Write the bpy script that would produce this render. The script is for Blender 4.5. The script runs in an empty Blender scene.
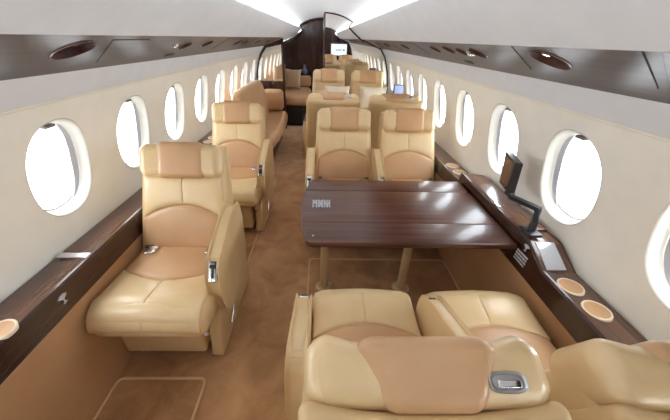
import bpy, math, random
from mathutils import Vector, Matrix
random.seed(7)
SC = bpy.context.scene
COL = SC.collection
PI = math.pi
CX = -0.019                      # cabin centre line

# ------------------------------------------------------------------ helpers
class MB:
    """collects geometry for ONE mesh object"""
    def __init__(s):
        s.v = []; s.f = []
    def add(s, vs, fs):
        n = len(s.v); s.v += [tuple(p) for p in vs]; s.f += [tuple(i + n for i in f) for f in fs]
        return s
    def box(s, lo, hi):
        x0, y0, z0 = lo; x1, y1, z1 = hi
        return s.add([(x0,y0,z0),(x1,y0,z0),(x1,y1,z0),(x0,y1,z0),(x0,y0,z1),(x1,y0,z1),(x1,y1,z1),(x0,y1,z1)],
                     [(3,2,1,0),(4,5,6,7),(0,1,5,4),(1,2,6,5),(2,3,7,6),(3,0,4,7)])
    def rbox(s, c, h, r, fn=None, na=3, ni=4):
        """rounded box: centre c, half sizes h, corner radius r, optional deform fn(x,y,z)"""
        r = min(r, min(h) * .999)
        axes = []
        for k in range(3):
            inn = h[k] - r
            a = [inn + r * math.tan(PI/4 * i / na) for i in range(1, na + 1)]
            m = [-inn + 2 * inn * i / ni for i in range(ni + 1)]
            axes.append([-t for t in reversed(a)] + m + a)
        idx = {}; vs = []; fs = []
        def vert(p):
            q = [max(-(h[k] - r), min(h[k] - r, p[k])) for k in range(3)]
            d = Vector([p[k] - q[k] for k in range(3)])
            if d.length > 1e-9: d = d.normalized() * r
            w = (round(q[0] + d.x, 6), round(q[1] + d.y, 6), round(q[2] + d.z, 6))
            if w not in idx:
                idx[w] = len(vs)
                g = (w[0] + c[0], w[1] + c[1], w[2] + c[2])
                vs.append(fn(*g) if fn else g)
            return idx[w]
        for k in range(3):
            i, j = (k + 1) % 3, (k + 2) % 3
            for sg in (-1, 1):
                for a in range(len(axes[i]) - 1):
                    for b in range(len(axes[j]) - 1):
                        q = []
                        for (aa, bb) in ((a,b),(a+1,b),(a+1,b+1),(a,b+1)):
                            p = [0,0,0]; p[k] = sg * h[k]; p[i] = axes[i][aa]; p[j] = axes[j][bb]
                            q.append(vert(p))
                        if sg < 0: q.reverse()
                        u = []
                        for t in q:
                            if t not in u: u.append(t)
                        if len(u) > 2: fs.append(u)
        return s.add(vs, fs)
    def tube(s, path, r, n=12, caps=True):
        P = [Vector(p) for p in path]
        rr = r if isinstance(r, (list, tuple)) else [r] * len(P)
        vs = []; fs = []
        for i, p in enumerate(P):
            t = (P[min(i+1, len(P)-1)] - P[max(i-1, 0)]).normalized()
            a = Vector((0,0,1)) if abs(t.z) < .9 else Vector((1,0,0))
            u = t.cross(a).normalized(); w = u.cross(t).normalized()
            for k in range(n):
                an = 2*PI*k/n
                vs.append(p + (u*math.cos(an) + w*math.sin(an)) * rr[i])
        for i in range(len(P)-1):
            for k in range(n):
                fs.append((i*n+k, i*n+(k+1) % n, (i+1)*n+(k+1) % n, (i+1)*n+k))
        if caps:
            fs.append(tuple(range(n))[::-1]); fs.append(tuple((len(P)-1)*n+k for k in range(n)))
        return s.add(vs, fs)
    def lathe(s, c, prof, n=28, M=None, ex=1.0, cap=True):
        """profile of (radius, height) round the z axis at c; M turns it"""
        vs = []; fs = []
        for (r, z) in prof:
            for k in range(n):
                a = 2*PI*k/n
                p = Vector((r*math.cos(a), r*math.sin(a)*ex, z))
                if M is not None: p = M @ p
                vs.append(p + Vector(c))
        for i in range(len(prof)-1):
            for k in range(n):
                fs.append((i*n+k, i*n+(k+1) % n, (i+1)*n+(k+1) % n, (i+1)*n+k))
        if cap and prof[0][0] > 1e-6: fs.append(tuple(range(n))[::-1])
        if cap and prof[-1][0] > 1e-6: fs.append(tuple((len(prof)-1)*n+k for k in range(n)))
        return s.add(vs, fs)
    def prism(s, out, t0, t1, mp, bev=0.0, steps=3):
        """outline (2D, CCW) extruded from t0 to t1 with rounded rims; mp(a,b,t)->3D"""
        n = len(out); O = [Vector(p) for p in out]
        def inset(d):
            q = []
            for i in range(n):
                a, b, c = O[i-1], O[i], O[(i+1) % n]
                e1 = (b-a).normalized(); e2 = (c-b).normalized()
                n1 = Vector((-e1.y, e1.x)); n2 = Vector((-e2.y, e2.x))
                m = (n1+n2); l = m.length
                m = m / l if l > 1e-6 else n1
                q.append(b + m * d / max(.45, m.dot(n1)))
            return q
        lay = []
        if bev > 0:
            for i in range(steps+1):
                a = PI/2*i/steps; lay.append((t0 + bev*(1-math.sin(a)), bev*(1-math.cos(a))))
            lay = [(t0 + bev*(1-math.sin(PI/2*i/steps)), bev*(1-math.cos(PI/2*i/steps))) for i in range(steps, -1, -1)]
            lay = [(t0 + bev*(1-math.cos(PI/2*i/steps)), bev*(1-math.sin(PI/2*i/steps))) for i in range(steps+1)]
            lay += [(t1 - bev*(1-math.cos(PI/2*i/steps)), bev*(1-math.sin(PI/2*i/steps))) for i in range(steps, -1, -1)]
        else:
            lay = [(t0, 0), (t1, 0)]
        vs = []; fs = []
        for (t, d) in lay:
            for p in inset(d): vs.append(mp(p.x, p.y, t))
        L = len(lay)
        for i in range(L-1):
            for k in range(n):
                fs.append((i*n+k, i*n+(k+1) % n, (i+1)*n+(k+1) % n, (i+1)*n+k))
        fs.append(tuple(range(n))[::-1]); fs.append(tuple((L-1)*n+k for k in range(n)))
        return s.add(vs, fs)
    def grid(s, na, nb, fn, flip=False):
        vs = [fn(i, j) for i in range(na) for j in range(nb)]
        fs = []
        for i in range(na-1):
            for j in range(nb-1):
                q = (i*nb+j, (i+1)*nb+j, (i+1)*nb+j+1, i*nb+j+1)
                fs.append(q[::-1] if flip else q)
        return s.add(vs, fs)
    def pad(s, pos, mp, puff, seams=(), na=17, nb=13, sink=.008, ex=5):
        """upholstered pad: pos(a,b)->2D for a,b in -1..1, mp(x,y,h)->3D, h = height over the base"""
        def ticks(n):
            t = [math.sin(PI/2*(-1+2*i/(n-1))) for i in range(n)]
            return t
        A = ticks(na); B = ticks(nb)
        for q in seams:
            A += [q-.035, q-.015, q, q+.015, q+.035]
        A = sorted(set(round(a, 4) for a in A))
        pr = lambda t: max(0., 1-abs(t)**ex)**.5
        A = [-1.0] + A + [1.0]; B = [-1.0] + B + [1.0]
        def fn(i, j):
            a, b = A[i], B[j]
            edge = i in (0, len(A)-1) or j in (0, len(B)-1)
            h = -sink if edge else puff*pr(a)*pr(b)
            for q in seams:
                h -= .28*puff*math.exp(-((a-q)/.012)**2) * (0 if edge else 1)
            x, y = pos(a, b)
            return mp(x, y, h)
        return s.grid(len(A), len(B), fn)

def obj(name, mb, mat, parent=None, smooth=True, angle=40):
    me = bpy.data.meshes.new(name)
    me.from_pydata([tuple(p) for p in mb.v], [], mb.f)
    me.validate(); me.update()
    import bmesh
    bm = bmesh.new(); bm.from_mesh(me)
    bmesh.ops.remove_doubles(bm, verts=bm.verts, dist=1e-5)
    bmesh.ops.recalc_face_normals(bm, faces=bm.faces)
    if smooth:
        for f in bm.faces: f.smooth = True
        for e in bm.edges:
            if len(e.link_faces) == 2 and e.calc_face_angle(0) > math.radians(angle): e.smooth = False
    bm.to_mesh(me); bm.free()
    me.materials.append(mat)
    o = bpy.data.objects.new(name, me); COL.objects.link(o)
    if parent is not None: o.parent = parent
    return o
def tag(o, label=None, cat=None, group=None, kind=None):
    if label: o['label'] = label
    if cat: o['category'] = cat
    if group: o['group'] = group
    if kind: o['kind'] = kind
    return o
def thing(name, label, cat, loc=(0,0,0), rz=0, group=None):
    o = bpy.data.objects.new(name, None); COL.objects.link(o)
    o.empty_display_size = .1
    o.location = loc; o.rotation_euler = (0,0,rz)
    return tag(o, label, cat, group)
def dup(root, loc, rz, label, group=None):
    r = root.copy(); COL.objects.link(r); r.location = loc; r.rotation_euler = (0,0,rz)
    r['label'] = label
    if group: r['group'] = group
    for ch in list(root.children):
        c = ch.copy(); COL.objects.link(c); c.parent = r
        for g in list(ch.children):
            d = g.copy(); COL.objects.link(d); d.parent = c
    return r
def struct(name, mb, mat, label=None, smooth=True, parent=None):
    o = obj(name, mb, mat, parent, smooth)
    if parent is None: o['kind'] = 'structure'
    if label: o['label'] = label
    return o

# ------------------------------------------------------------------ materials
def srgb(r, g, b):
    f = lambda c: (c/12.92 if c <= .04045 else ((c+.055)/1.055)**2.4)
    return (f(r/255), f(g/255), f(b/255), 1)
def new_mat(name):
    m = bpy.data.materials.new(name); m.use_nodes = True
    nt = m.node_tree; b = nt.nodes['Principled BSDF']
    return m, nt, b
def N(nt, kind, **k):
    n = nt.nodes.new(kind)
    for a, v in k.items():
        if a in n.inputs: n.inputs[a].default_value = v
        else: setattr(n, a, v)
    return n
def coords(nt, scale):
    tc = N(nt, 'ShaderNodeTexCoord'); mp = N(nt, 'ShaderNodeMapping')
    mp.inputs['Scale'].default_value = scale
    nt.links.new(tc.outputs['Object'], mp.inputs['Vector'])
    return mp.outputs['Vector']
def ramp(nt, fac, stops):
    r = N(nt, 'ShaderNodeValToRGB')
    e = r.color_ramp.elements
    e[0].position, e[0].color = stops[0]; e[1].position, e[1].color = stops[-1]
    for p, c in stops[1:-1]:
        q = e.new(p); q.color = c
    nt.links.new(fac, r.inputs['Fac'])
    return r.outputs['Color']
def bump(nt, b, h, strength, dist):
    n = N(nt, 'ShaderNodeBump'); n.inputs['Strength'].default_value = strength; n.inputs['Distance'].default_value = dist
    nt.links.new(h, n.inputs['Height']); nt.links.new(n.outputs['Normal'], b.inputs['Normal'])
def leather(name, c0, c1, rough=.36, coat=.15):
    m, nt, b = new_mat(name)
    v = coords(nt, (1,1,1))
    n = N(nt, 'ShaderNodeTexNoise', Scale=5.0, Detail=3.0); nt.links.new(v, n.inputs['Vector'])
    nt.links.new(ramp(nt, n.outputs['Fac'], [(.3, c0), (.7, c1)]), b.inputs['Base Color'])
    g = N(nt, 'ShaderNodeTexVoronoi', Scale=260.0); nt.links.new(v, g.inputs['Vector'])
    w = N(nt, 'ShaderNodeTexNoise', Scale=22.0, Detail=2.0); nt.links.new(v, w.inputs['Vector'])
    a = N(nt, 'ShaderNodeMath', operation='MULTIPLY_ADD'); nt.links.new(w.outputs['Fac'], a.inputs[0]); a.inputs[1].default_value = 5.0
    nt.links.new(g.outputs['Distance'], a.inputs[2])
    bump(nt, b, a.outputs[0], .16, .0012)
    b.inputs['Roughness'].default_value = rough
    b.inputs['Coat Weight'].default_value = coat; b.inputs['Coat Roughness'].default_value = .25
    return m
def wood(name, axis, dark, mid, light, rough=.18, sc=1.0, coat=.5):
    m, nt, b = new_mat(name)
    s = [55*sc, 55*sc, 55*sc]; s[axis] = 1.6*sc
    v = coords(nt, s)
    n = N(nt, 'ShaderNodeTexNoise', Scale=1.0, Detail=5.0, Roughness=.62, Distortion=.4); nt.links.new(v, n.inputs['Vector'])
    s2 = [11*sc, 11*sc, 11*sc]; s2[axis] = .45*sc
    v2 = coords(nt, s2)
    n2 = N(nt, 'ShaderNodeTexNoise', Scale=1.0, Detail=2.0, Distortion=.8); nt.links.new(v2, n2.inputs['Vector'])
    mx = N(nt, 'ShaderNodeMath', operation='MULTIPLY_ADD'); nt.links.new(n.outputs['Fac'], mx.inputs[0]); mx.inputs[1].default_value = .6
    m2 = N(nt, 'ShaderNodeMath', operation='MULTIPLY'); nt.links.new(n2.outputs['Fac'], m2.inputs[0]); m2.inputs[1].default_value = .45
    nt.links.new(m2.outputs[0], mx.inputs[2])
    nt.links.new(ramp(nt, mx.outputs[0], [(.36, dark), (.52, mid), (.70, light)]), b.inputs['Base Color'])
    b.inputs['Roughness'].default_value = rough
    b.inputs['Coat Weight'].default_value = coat; b.inputs['Coat Roughness'].default_value = .08
    return m
def plain(name, c, rough=.5, metal=0., bumpy=0., coat=0.):
    m, nt, b = new_mat(name)
    v = coords(nt, (1,1,1))
    n = N(nt, 'ShaderNodeTexNoise', Scale=9.0, Detail=3.0); nt.links.new(v, n.inputs['Vector'])
    d = tuple(x*.95 for x in c[:3]) + (1,)
    nt.links.new(ramp(nt, n.outputs['Fac'], [(.3, d), (.7, c)]), b.inputs['Base Color'])
    b.inputs['Roughness'].default_value = rough; b.inputs['Metallic'].default_value = metal
    b.inputs['Coat Weight'].default_value = coat
    if bumpy:
        g = N(nt, 'ShaderNodeTexNoise', Scale=180.0, Detail=2.0); nt.links.new(v, g.inputs['Vector'])
        bump(nt, b, g.outputs['Fac'], bumpy, .002)
    return m
def emit(name, c, s):
    m, nt, b = new_mat(name)
    b.inputs['Base Color'].default_value = c
    b.inputs['Emission Color'].default_value = c; b.inputs['Emission Strength'].default_value = s
    return m
def carpet(name, c0, c1, c2):
    m, nt, b = new_mat(name)
    v = coords(nt, (1,1,1))
    n = N(nt, 'ShaderNodeTexNoise', Scale=4.5, Detail=4.0, Roughness=.6, Distortion=.6); nt.links.new(v, n.inputs['Vector'])
    f = N(nt, 'ShaderNodeTexNoise', Scale=420.0, Detail=2.0); nt.links.new(v, f.inputs['Vector'])
    a = N(nt, 'ShaderNodeMath', operation='MULTIPLY_ADD'); nt.links.new(f.outputs['Fac'], a.inputs[0]); a.inputs[1].default_value = .35
    m2 = N(nt, 'ShaderNodeMath', operation='MULTIPLY'); nt.links.new(n.outputs['Fac'], m2.inputs[0]); m2.inputs[1].default_value = .7
    nt.links.new(m2.outputs[0], a.inputs[2])
    nt.links.new(ramp(nt, a.outputs[0], [(.38, c0), (.52, c1), (.68, c2)]), b.inputs['Base Color'])
    b.inputs['Roughness'].default_value = .95
    b.inputs['Sheen Weight'].default_value = .3
    bump(nt, b, f.outputs['Fac'], .6, .004)
    return m
def glass(name):
    m = bpy.data.materials.new(name); m.use_nodes = True
    nt = m.node_tree; nt.nodes.clear()
    out = N(nt, 'ShaderNodeOutputMaterial'); mx = N(nt, 'ShaderNodeMixShader')
    tr = N(nt, 'ShaderNodeBsdfTransparent'); gl = N(nt, 'ShaderNodeBsdfGlossy'); gl.inputs['Roughness'].default_value = .03
    lw = N(nt, 'ShaderNodeLayerWeight', Blend=.25); fr = N(nt, 'ShaderNodeMath', operation='MULTIPLY_ADD')
    nt.links.new(lw.outputs['Facing'], fr.inputs[0]); fr.inputs[1].default_value = .10; fr.inputs[2].default_value = .03
    tr.inputs['Color'].default_value = (.95,.97,1,1)
    nt.links.new(fr.outputs[0], mx.inputs[0]); nt.links.new(tr.outputs[0], mx.inputs[1]); nt.links.new(gl.outputs[0], mx.inputs[2])
    nt.links.new(mx.outputs[0], out.inputs['Surface'])
    return m

M = {}
M['beige'] = leather('beige_leather', srgb(215,183,135), srgb(228,199,153), .32, .2)
M['tan'] = leather('tan_leather', srgb(194,150,107), srgb(205,162,119), .38, .12)
M['shell'] = leather('seat_shell_leather', srgb(206,174,126), srgb(217,186,139), .40, .1)
M['panel'] = leather('side_panel_leather', srgb(172,130,90), srgb(183,141,100), .5, .03)
M['wood_y'] = wood('walnut_along_cabin', 1, srgb(62,36,25), srgb(88,56,40), srgb(118,80,60), rough=.24, coat=.3)
M['wood_x'] = wood('walnut_across_cabin', 0, srgb(48,20,12), srgb(78,40,27), srgb(116,68,48), rough=.32, coat=.2)
M['wood_dark'] = wood('dark_walnut', 1, srgb(30,14,9), srgb(52,27,17), srgb(72,42,28), rough=.24, coat=.35)
M['wood_z'] = wood('dark_walnut_upright', 2, srgb(36,18,15), srgb(52,27,22), srgb(70,38,32), rough=.22)
M['wood_top'] = wood('overhead_walnut', 1, srgb(46,32,27), srgb(64,46,39), srgb(84,63,54), rough=.31, sc=1.2, coat=.0)
M['wood_top'].node_tree.nodes['Principled BSDF'].inputs['Specular IOR Level'].default_value = .09
M['wood_bowl'] = wood('amber_walnut', 1, srgb(34,13,7), srgb(58,26,14), srgb(86,42,22), rough=.4, coat=0)
M['wood_bowl'].node_tree.nodes['Principled BSDF'].inputs['Specular IOR Level'].default_value = .2
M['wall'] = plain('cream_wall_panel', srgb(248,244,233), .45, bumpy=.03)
M['ceil'] = plain('white_ceiling_fabric', srgb(229,231,234), .6, bumpy=.04)
M['bead'] = plain('cream_bead', srgb(240,234,214), .4)
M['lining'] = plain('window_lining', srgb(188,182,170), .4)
M['shade'] = plain('window_shade', srgb(196,196,206), .5)  # lavender grey, the far jamb's shading put into the colour
M['tab'] = plain('grey_tab', srgb(120,112,105), .4)
M['carpet'] = carpet('brown_carpet', srgb(150,104,62), srgb(180,131,84), srgb(202,154,106))
M['mat'] = carpet('brown_carpet_inset', srgb(144,98,56), srgb(172,123,76), srgb(196,147,98))
M['piping'] = plain('tan_piping', srgb(214,174,128), .7)
M['chrome'] = plain('chrome', (.82,.83,.85,1), .12, 1.0)
M['steel'] = plain('brushed_steel', (.62,.62,.63,1), .3, 1.0)
M['black'] = plain('black_plastic', srgb(26,26,30), .35)
M['webbing'] = plain('dark_belt_webbing', srgb(70,58,50), .7)
M['pewter'] = plain('pale_inlay', srgb(206,206,212), .35)
M['screen_brown'] = plain('dark_screen_glass', srgb(66,46,42), .12, coat=.5)
M['screen_grey'] = plain('grey_control_glass', srgb(196,200,206), .15, .3, coat=.6)
M['screen_blue'] = emit('blue_screen_glow', srgb(116,124,160), .55)
M['screen_white'] = emit('white_screen_glow', srgb(226,236,246), 1.0)
M['screen_ink'] = plain('screen_lettering', srgb(70,90,130), .5)
M['cup_rim'] = plain('cream_cup_rim', srgb(226,210,184), .3)
M['cup_in'] = plain('tan_cup_insert', srgb(190,146,104), .45)
M['mirror'] = plain('bulkhead_mirror', (.80,.78,.76,1), .015, 1.0)
M['glass'] = glass('window_glass')
M['pillow'] = plain('cream_silk', srgb(226,212,186), .45, bumpy=.1)
M['pillow_stripe'] = plain('taupe_silk', srgb(200,178,146), .4, bumpy=.1)
M['vase'] = plain('smoky_blue_glass', srgb(96,104,128), .12, coat=.4)
M['post'] = leather('table_leg_leather', srgb(186,154,110), srgb(200,168,124), .4, .1)
M['post_dark'] = leather('table_sleeve_leather', srgb(150,116,78), srgb(162,128,88), .4, .1)
M['cove'] = emit('cove_lamp', (.97, 1.0, 1.0, 1), 14.0)
M['lamp'] = emit('reading_lamp', (1.0, .97, .9, 1), 6.0)
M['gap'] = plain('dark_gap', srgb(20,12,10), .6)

# ------------------------------------------------------------------ the shell
Y0, Y1, YB = -2.0, 7.0, 5.45
W_PITCH, W_Y, W_Z = .561, 1.19, .937
WA, WB = .166, .207
def halfw(z): return 1.124 - .37*(z - .68)**2
def wall_pt(sd, y, z): return (CX + sd*halfw(z), y, z)
def sup(th, a, b, e=2.35):
    c, s = math.cos(th), math.sin(th)
    return (math.copysign(abs(c)**(2/e), c)*a, math.copysign(abs(s)**(2/e), s)*b)

def holed_cell(mb, y0, y1, z0, z1, hole, mp, n=56, flip=False):
    """rectangle y0..y1 x z0..z1 with a hole (fn th -> point), rings between"""
    hc = hole['c']
    ths = sorted(set([2*PI*k/n for k in range(n)] + [math.atan2(b-hc[1], a-hc[0]) % (2*PI) for a in (y0,y1) for b in (z0,z1)]))
    T = [0, .06, .2, .45, .72, 1]
    vs = []; fs = []
    for th in ths:
        d = (math.cos(th), math.sin(th))
        h = hole['f'](th)
        # point of the hole outline in this direction
        t = 1e9
        if d[0] > 1e-9: t = min(t, (y1-hc[0])/d[0])
        if d[0] < -1e-9: t = min(t, (y0-hc[0])/d[0])
        if d[1] > 1e-9: t = min(t, (z1-hc[1])/d[1])
        if d[1] < -1e-9: t = min(t, (z0-hc[1])/d[1])
        R = (hc[0]+d[0]*t, hc[1]+d[1]*t)
        for q in T:
            vs.append(mp(h[0]+(R[0]-h[0])*q, h[1]+(R[1]-h[1])*q))
    m = len(T); L = len(ths)
    for i in range(L):
        for j in range(m-1):
            a = i*m+j; b = ((i+1) % L)*m+j
            fs.append((a, a+1, b+1, b))
    mb.add(vs, fs)
def sup_dir(th, c, a, b, e=2.35):
    """superellipse point lying in direction th"""
    k = (abs(math.cos(th)/a)**e + abs(math.sin(th)/b)**e)**(-1/e)
    return (c[0]+math.cos(th)*k, c[1]+math.sin(th)*k)
def strip(mb, y0, y1, z0, z1, mp, ny, nz):
    mb.grid(ny+1, nz+1, lambda i, j: mp(y0+(y1-y0)*i/ny, z0+(z1-z0)*j/nz))

ZLO, ZTR = .50, 1.213
KS = list(range(-5, 10))  # windows past the bulkhead are unseen, added to light the forward lounge
wy = [W_Y + W_PITCH*k for k in KS]
wn = 0
for sd, side in ((-1, 'left'), (1, 'right')):
    mb = MB()
    mp = lambda y, z, sd=sd: wall_pt(sd, y, z)
    wy = [W_Y + W_PITCH*k + (.018 if sd < 0 else 0) for k in KS]
    for yc in wy:
        a, b = yc-W_PITCH/2, yc+W_PITCH/2
        holed_cell(mb, a, b, ZLO, ZTR, {'c': (yc, W_Z), 'f': lambda th, yc=yc: sup_dir(th, (yc, W_Z), WA, WB)}, mp)
    strip(mb, Y0-.2, wy[0]-W_PITCH/2, ZLO, ZTR, mp, 2, 12)
    strip(mb, wy[-1]+W_PITCH/2, Y1+.1, ZLO, ZTR, mp, 2, 12)
    # white cove between window wall and the overhead wood, and the return behind the ledge
    pr = [(1.018, ZTR), (.995, 1.245), (.968, 1.285), (.945, 1.316), (.936, 1.329)]
    st = MB()
    strip2 = lambda i, j: (CX+sd*pr[j][0], Y0-.2 if i == 0 else Y1+.1, pr[j][1])
    st.grid(2, len(pr), strip2)  # ceiling grey stands in for the shade on this downward-facing strip
    struct('trim_%d' % (6 if sd < 0 else 7), st, M['ceil'], 'pale strip, shading put into its grey, between %s window wall and overhead wood' % side)
    mb.add([(CX+sd*.936, YB-.01, 1.329), (CX+sd*.60, YB-.01, 1.456), (CX+sd*.60, Y1+.1, 1.456), (CX+sd*.936, Y1+.1, 1.329)], [(0,1,2,3)])  # unseen filler added past the bulkhead to keep sky light out
    struct('wall_'+side, mb, M['wall'], 'cream cabin side wall with a row of oval windows, %s side' % side)
    bd = MB(); bd.tube([(CX+sd*1.018, Y0, ZTR+.002), (CX+sd*1.018, Y1, ZTR+.002)], .006, 8)
    struct('trim_%d' % (1 if sd < 0 else 2), bd, M['bead'], 'thin cream bead along the top of the %s window wall' % side)
    # windows
    for k, yc in zip(KS, wy):
        wn += 1
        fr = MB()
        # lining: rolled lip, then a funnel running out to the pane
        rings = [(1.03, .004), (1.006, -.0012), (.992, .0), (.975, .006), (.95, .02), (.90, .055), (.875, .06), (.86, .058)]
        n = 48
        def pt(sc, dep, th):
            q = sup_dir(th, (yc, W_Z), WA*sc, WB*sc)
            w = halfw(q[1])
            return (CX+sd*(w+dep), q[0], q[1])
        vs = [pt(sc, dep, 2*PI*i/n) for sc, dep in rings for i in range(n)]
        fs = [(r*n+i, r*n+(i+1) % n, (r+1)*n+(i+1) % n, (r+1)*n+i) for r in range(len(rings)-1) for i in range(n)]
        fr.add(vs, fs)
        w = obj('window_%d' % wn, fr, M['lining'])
        tag(w, None, None, None, 'structure')
        pn = MB()
        pn.add([pt(.875, .062, 2*PI*i/n) for i in range(n)], [tuple(range(n))])
        obj('pane', pn, M['glass'], w)
        # far jamb's shading painted as a grey band, pull tab at the top
        sh = MB()
        y_sh = lambda t: yc + .5*WA
        pts_o = [sup_dir(-1.15 + 2.3*i/20, (yc, W_Z), WA*.90, WB*.90) for i in range(21)]
        pts_i = [(p[0] - .030*math.cos((i-10)/10*PI/2)**.5 - .004, p[1]) if abs(i-10) < 10 else (p[0]-.004, p[1]) for i, p in enumerate(pts_o)]
        vs = []
        for p, q in zip(pts_o, pts_i):
            for (y_, z_), dd in ((p, .046), (q, .05), (q, .058)):
                vs.append((CX+sd*(halfw(z_)+dd), y_, z_))
        fs = []
        for i in range(20):
            for j in range(2):
                fs.append((i*3+j, i*3+j+1, i*3+j+4, i*3+j+3))
        sh.add(vs, fs)
        obj('jamb_shading', sh, M['shade'], w)
        tb = MB(); zt = W_Z+WB*.90
        tb.rbox((CX+sd*(halfw(zt)+.042), yc+.012, zt-.008), (.012, .026, .007), .004)
        obj('shade_tab', tb, M['tab'], w)

# ceiling: dome, cove shelf, side panels
mb = MB()
dome = []
for i in range(-12, 13):
    x = i/12*.56
    dome.append((x, 1.795 - .42*x*x - .35*x**4*1.6))
mb.grid(2, len(dome), lambda i, j: (CX+dome[j][0], Y0-.2 if i == 0 else Y1+.1, dome[j][1]))
struct('ceiling', mb, M['ceil'], 'white vaulted cabin ceiling')
zd = dome[-1][1]
for sd, nm, nn in ((-1, 'left', 3), (1, 'right', 4)):
    mb = MB()
    pr = [(.56, zd), (.565, 1.60), (.475, 1.600), (.452, 1.612), (.442, 1.612), (.438, 1.604), (.448, 1.590), (.485, 1.553), (.53, 1.507), (.585, 1.465), (.606, 1.447), (.612, 1.442), (.622, 1.444), (.62, 1.46)]
    mb.grid(2, len(pr), lambda i, j: (CX+sd*pr[j][0], Y0-.2 if i == 0 else Y1+.1, pr[j][1]))
    struct('trim_%d' % nn, mb, M['ceil'], 'smooth off-white sloping ceiling side panel, %s side' % nm)
    lb = MB(); lb.box((CX+sd*.515-.018, Y0+.05, 1.603), (CX+sd*.515+.018, Y1-.1, 1.610))
    lo = obj('cove_light', lb, M['cove'], None, False)
    tag(lo, 'white light strip hidden in the ceiling cove over the %s' % ('single seats' if sd < 0 else 'paired seats'), 'light', 'cove light strips')

# floor
mb = MB(); strip(mb, Y0-.2, Y1+.1, CX-1.15, CX+1.15, lambda y, x: (x, y, 0), 24, 8)
struct('floor', mb, M['carpet'], 'brown carpeted cabin floor')
# lower leather panels under the ledges
for sd, side in ((-1, 'left'), (1, 'right')):
    mb = MB()
    pr = [(.955, -.02), (.953, .0), (.953, .515), (.962, .525), (.99, .528), (1.13, .52)]
    mb.grid(2, len(pr), lambda i, j: (CX+sd*pr[j][0], Y0-.1 if i == 0 else Y1+.1, pr[j][1]))
    struct('baseboard_'+side, mb, M['panel'], 'tan leather lower wall panel, %s side' % side)

# ------------------------------------------------------------------ side ledges
def emblem(mb, c, e1, e2, s):
    """small winged crest made of strokes in the plane of e1,e2"""
    e1 = Vector(e1); e2 = Vector(e2); c = Vector(c); nrm = e1.cross(e2).normalized()*.0012
    def stroke(p, q, w):
        p = Vector(p); q = Vector(q); d = (q-p).normalized(); t = Vector((-d.y, d.x))*w/2
        pts = [p-t, q-t*.5, q+t*.5, p+t]
        f = [c+e1*a.x*s+e2*a.y*s for a in pts]
        mb.add([a - nrm for a in f]+[a+nrm for a in f], [(0,1,2,3),(7,6,5,4),(0,4,5,1),(1,5,6,2),(2,6,7,3),(3,7,4,0)])
    for i in range(4):
        a = .55+.28*i
        stroke((-.05,-.05), (-math.cos(a)*.9, math.sin(a)*.75-.05), .16)
        stroke((.05,-.05), (math.cos(a)*.9, math.sin(a)*.75-.05), .16)
    stroke((0,-.75), (0,.55), .22)
    stroke((-.35,-.7), (.35,-.62), .12)
def text_lines(mb, c, e1, e2, rows, w, h, seed=1):
    rnd = random.Random(seed); e1 = Vector(e1); e2 = Vector(e2); c = Vector(c); nrm = e1.cross(e2).normalized()*.0012
    for r in range(rows):
        x = -w/2
        while x < w/2-.004:
            l = rnd.uniform(.006, .014); l = min(l, w/2-x)
            b = h/2 - h*(r+.5)/rows; t = h/rows*.27
            f = [c+e1*a+e2*q for a, q in ((x,b-t),(x+l,b-t),(x+l,b+t),(x,b+t))]
            mb.add([a-nrm for a in f]+[a+nrm for a in f], [(0,1,2,3),(7,6,5,4),(0,4,5,1),(1,5,6,2),(2,6,7,3),(3,7,4,0)])
            x += l+.004
def cup(parent, x, y, z, nm='cup_holder'):
    c = MB(); c.lathe((x,y,z), [(.040,-.002),(.0405,.006),(.043,.008),(.047,.006),(.049,-.004)], 32)
    o = obj(nm, c, M['cup_rim'], parent)
    d = MB(); d.lathe((x,y,z), [(.0405,.005),(.038,.0035),(.030,.0033),(.0001,.003)], 32)
    d.box((x-.038, y-.002, z+.001), (x+.038, y+.002, z+.0055)); d.box((x-.002, y-.038, z+.001), (x+.002, y+.038, z+.0055))
    obj('cup_insert', d, M['cup_in'], o)
    return o
IN, OUT = .953, 1.117
def ledge(side, sd, sections, label):
    """sections: list of (y, z_inner_top, z_outer_top)"""
    t = thing('side_ledge', label, 'ledge', (CX+sd*1.03, 2.0, .525), 0, 'wood side ledges')
    inv = Vector((-(CX+sd*1.03), -2.0, -.525))
    def loc(p): return tuple(Vector(p)+inv)
    top = MB(); fas = MB()
    rows = []
    for (y, zi, zo) in sections:
        rows.append([(IN+.012, zi-.002), (IN+.020, zi), (1.04, (zi+zo)/2), (OUT, zo)])
    top.grid(len(rows), 4, lambda i, j: loc((CX+sd*rows[i][j][0], sections[i][0], rows[i][j][1])))
    obj('ledge_top', top, M['wood_y'], t, True, 20)
    fas.grid(len(rows), 4, lambda i, j: loc((CX+sd*[IN-.008, IN-.006, IN+.004, IN+.0125][j], sections[i][0], [.520, .524, sections[i][1]-.008, sections[i][1]-.0015][j])))
    lip = [(IN-.008, .520), (IN+.03, .520)]
    fas.grid(len(rows), 2, lambda i, j: loc((CX+sd*lip[j][0], sections[i][0], lip[j][1])))
    obj('fascia', fas, M['wood_dark'], t, True, 30)
    return t, inv
ZI, ZO = .612, .597
secL = [(Y0, ZI+.012, ZO+.012), (YB-.006, ZI+.012, ZO+.012)]
lt, linv = ledge('left', -1, secL, 'long dark wood side ledge under the windows beside the single seats')
secR = [(Y0, ZI, ZO), (.955, ZI, ZO), (1.085, .676, .662), (1.105, .680, .665), (1.855, .680, .665), (1.858, ZI, ZO), (YB-.006, ZI, ZO)]
rt, rinv = ledge('right', 1, secR, 'long dark wood side ledge with raised box beside the wooden table')
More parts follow.
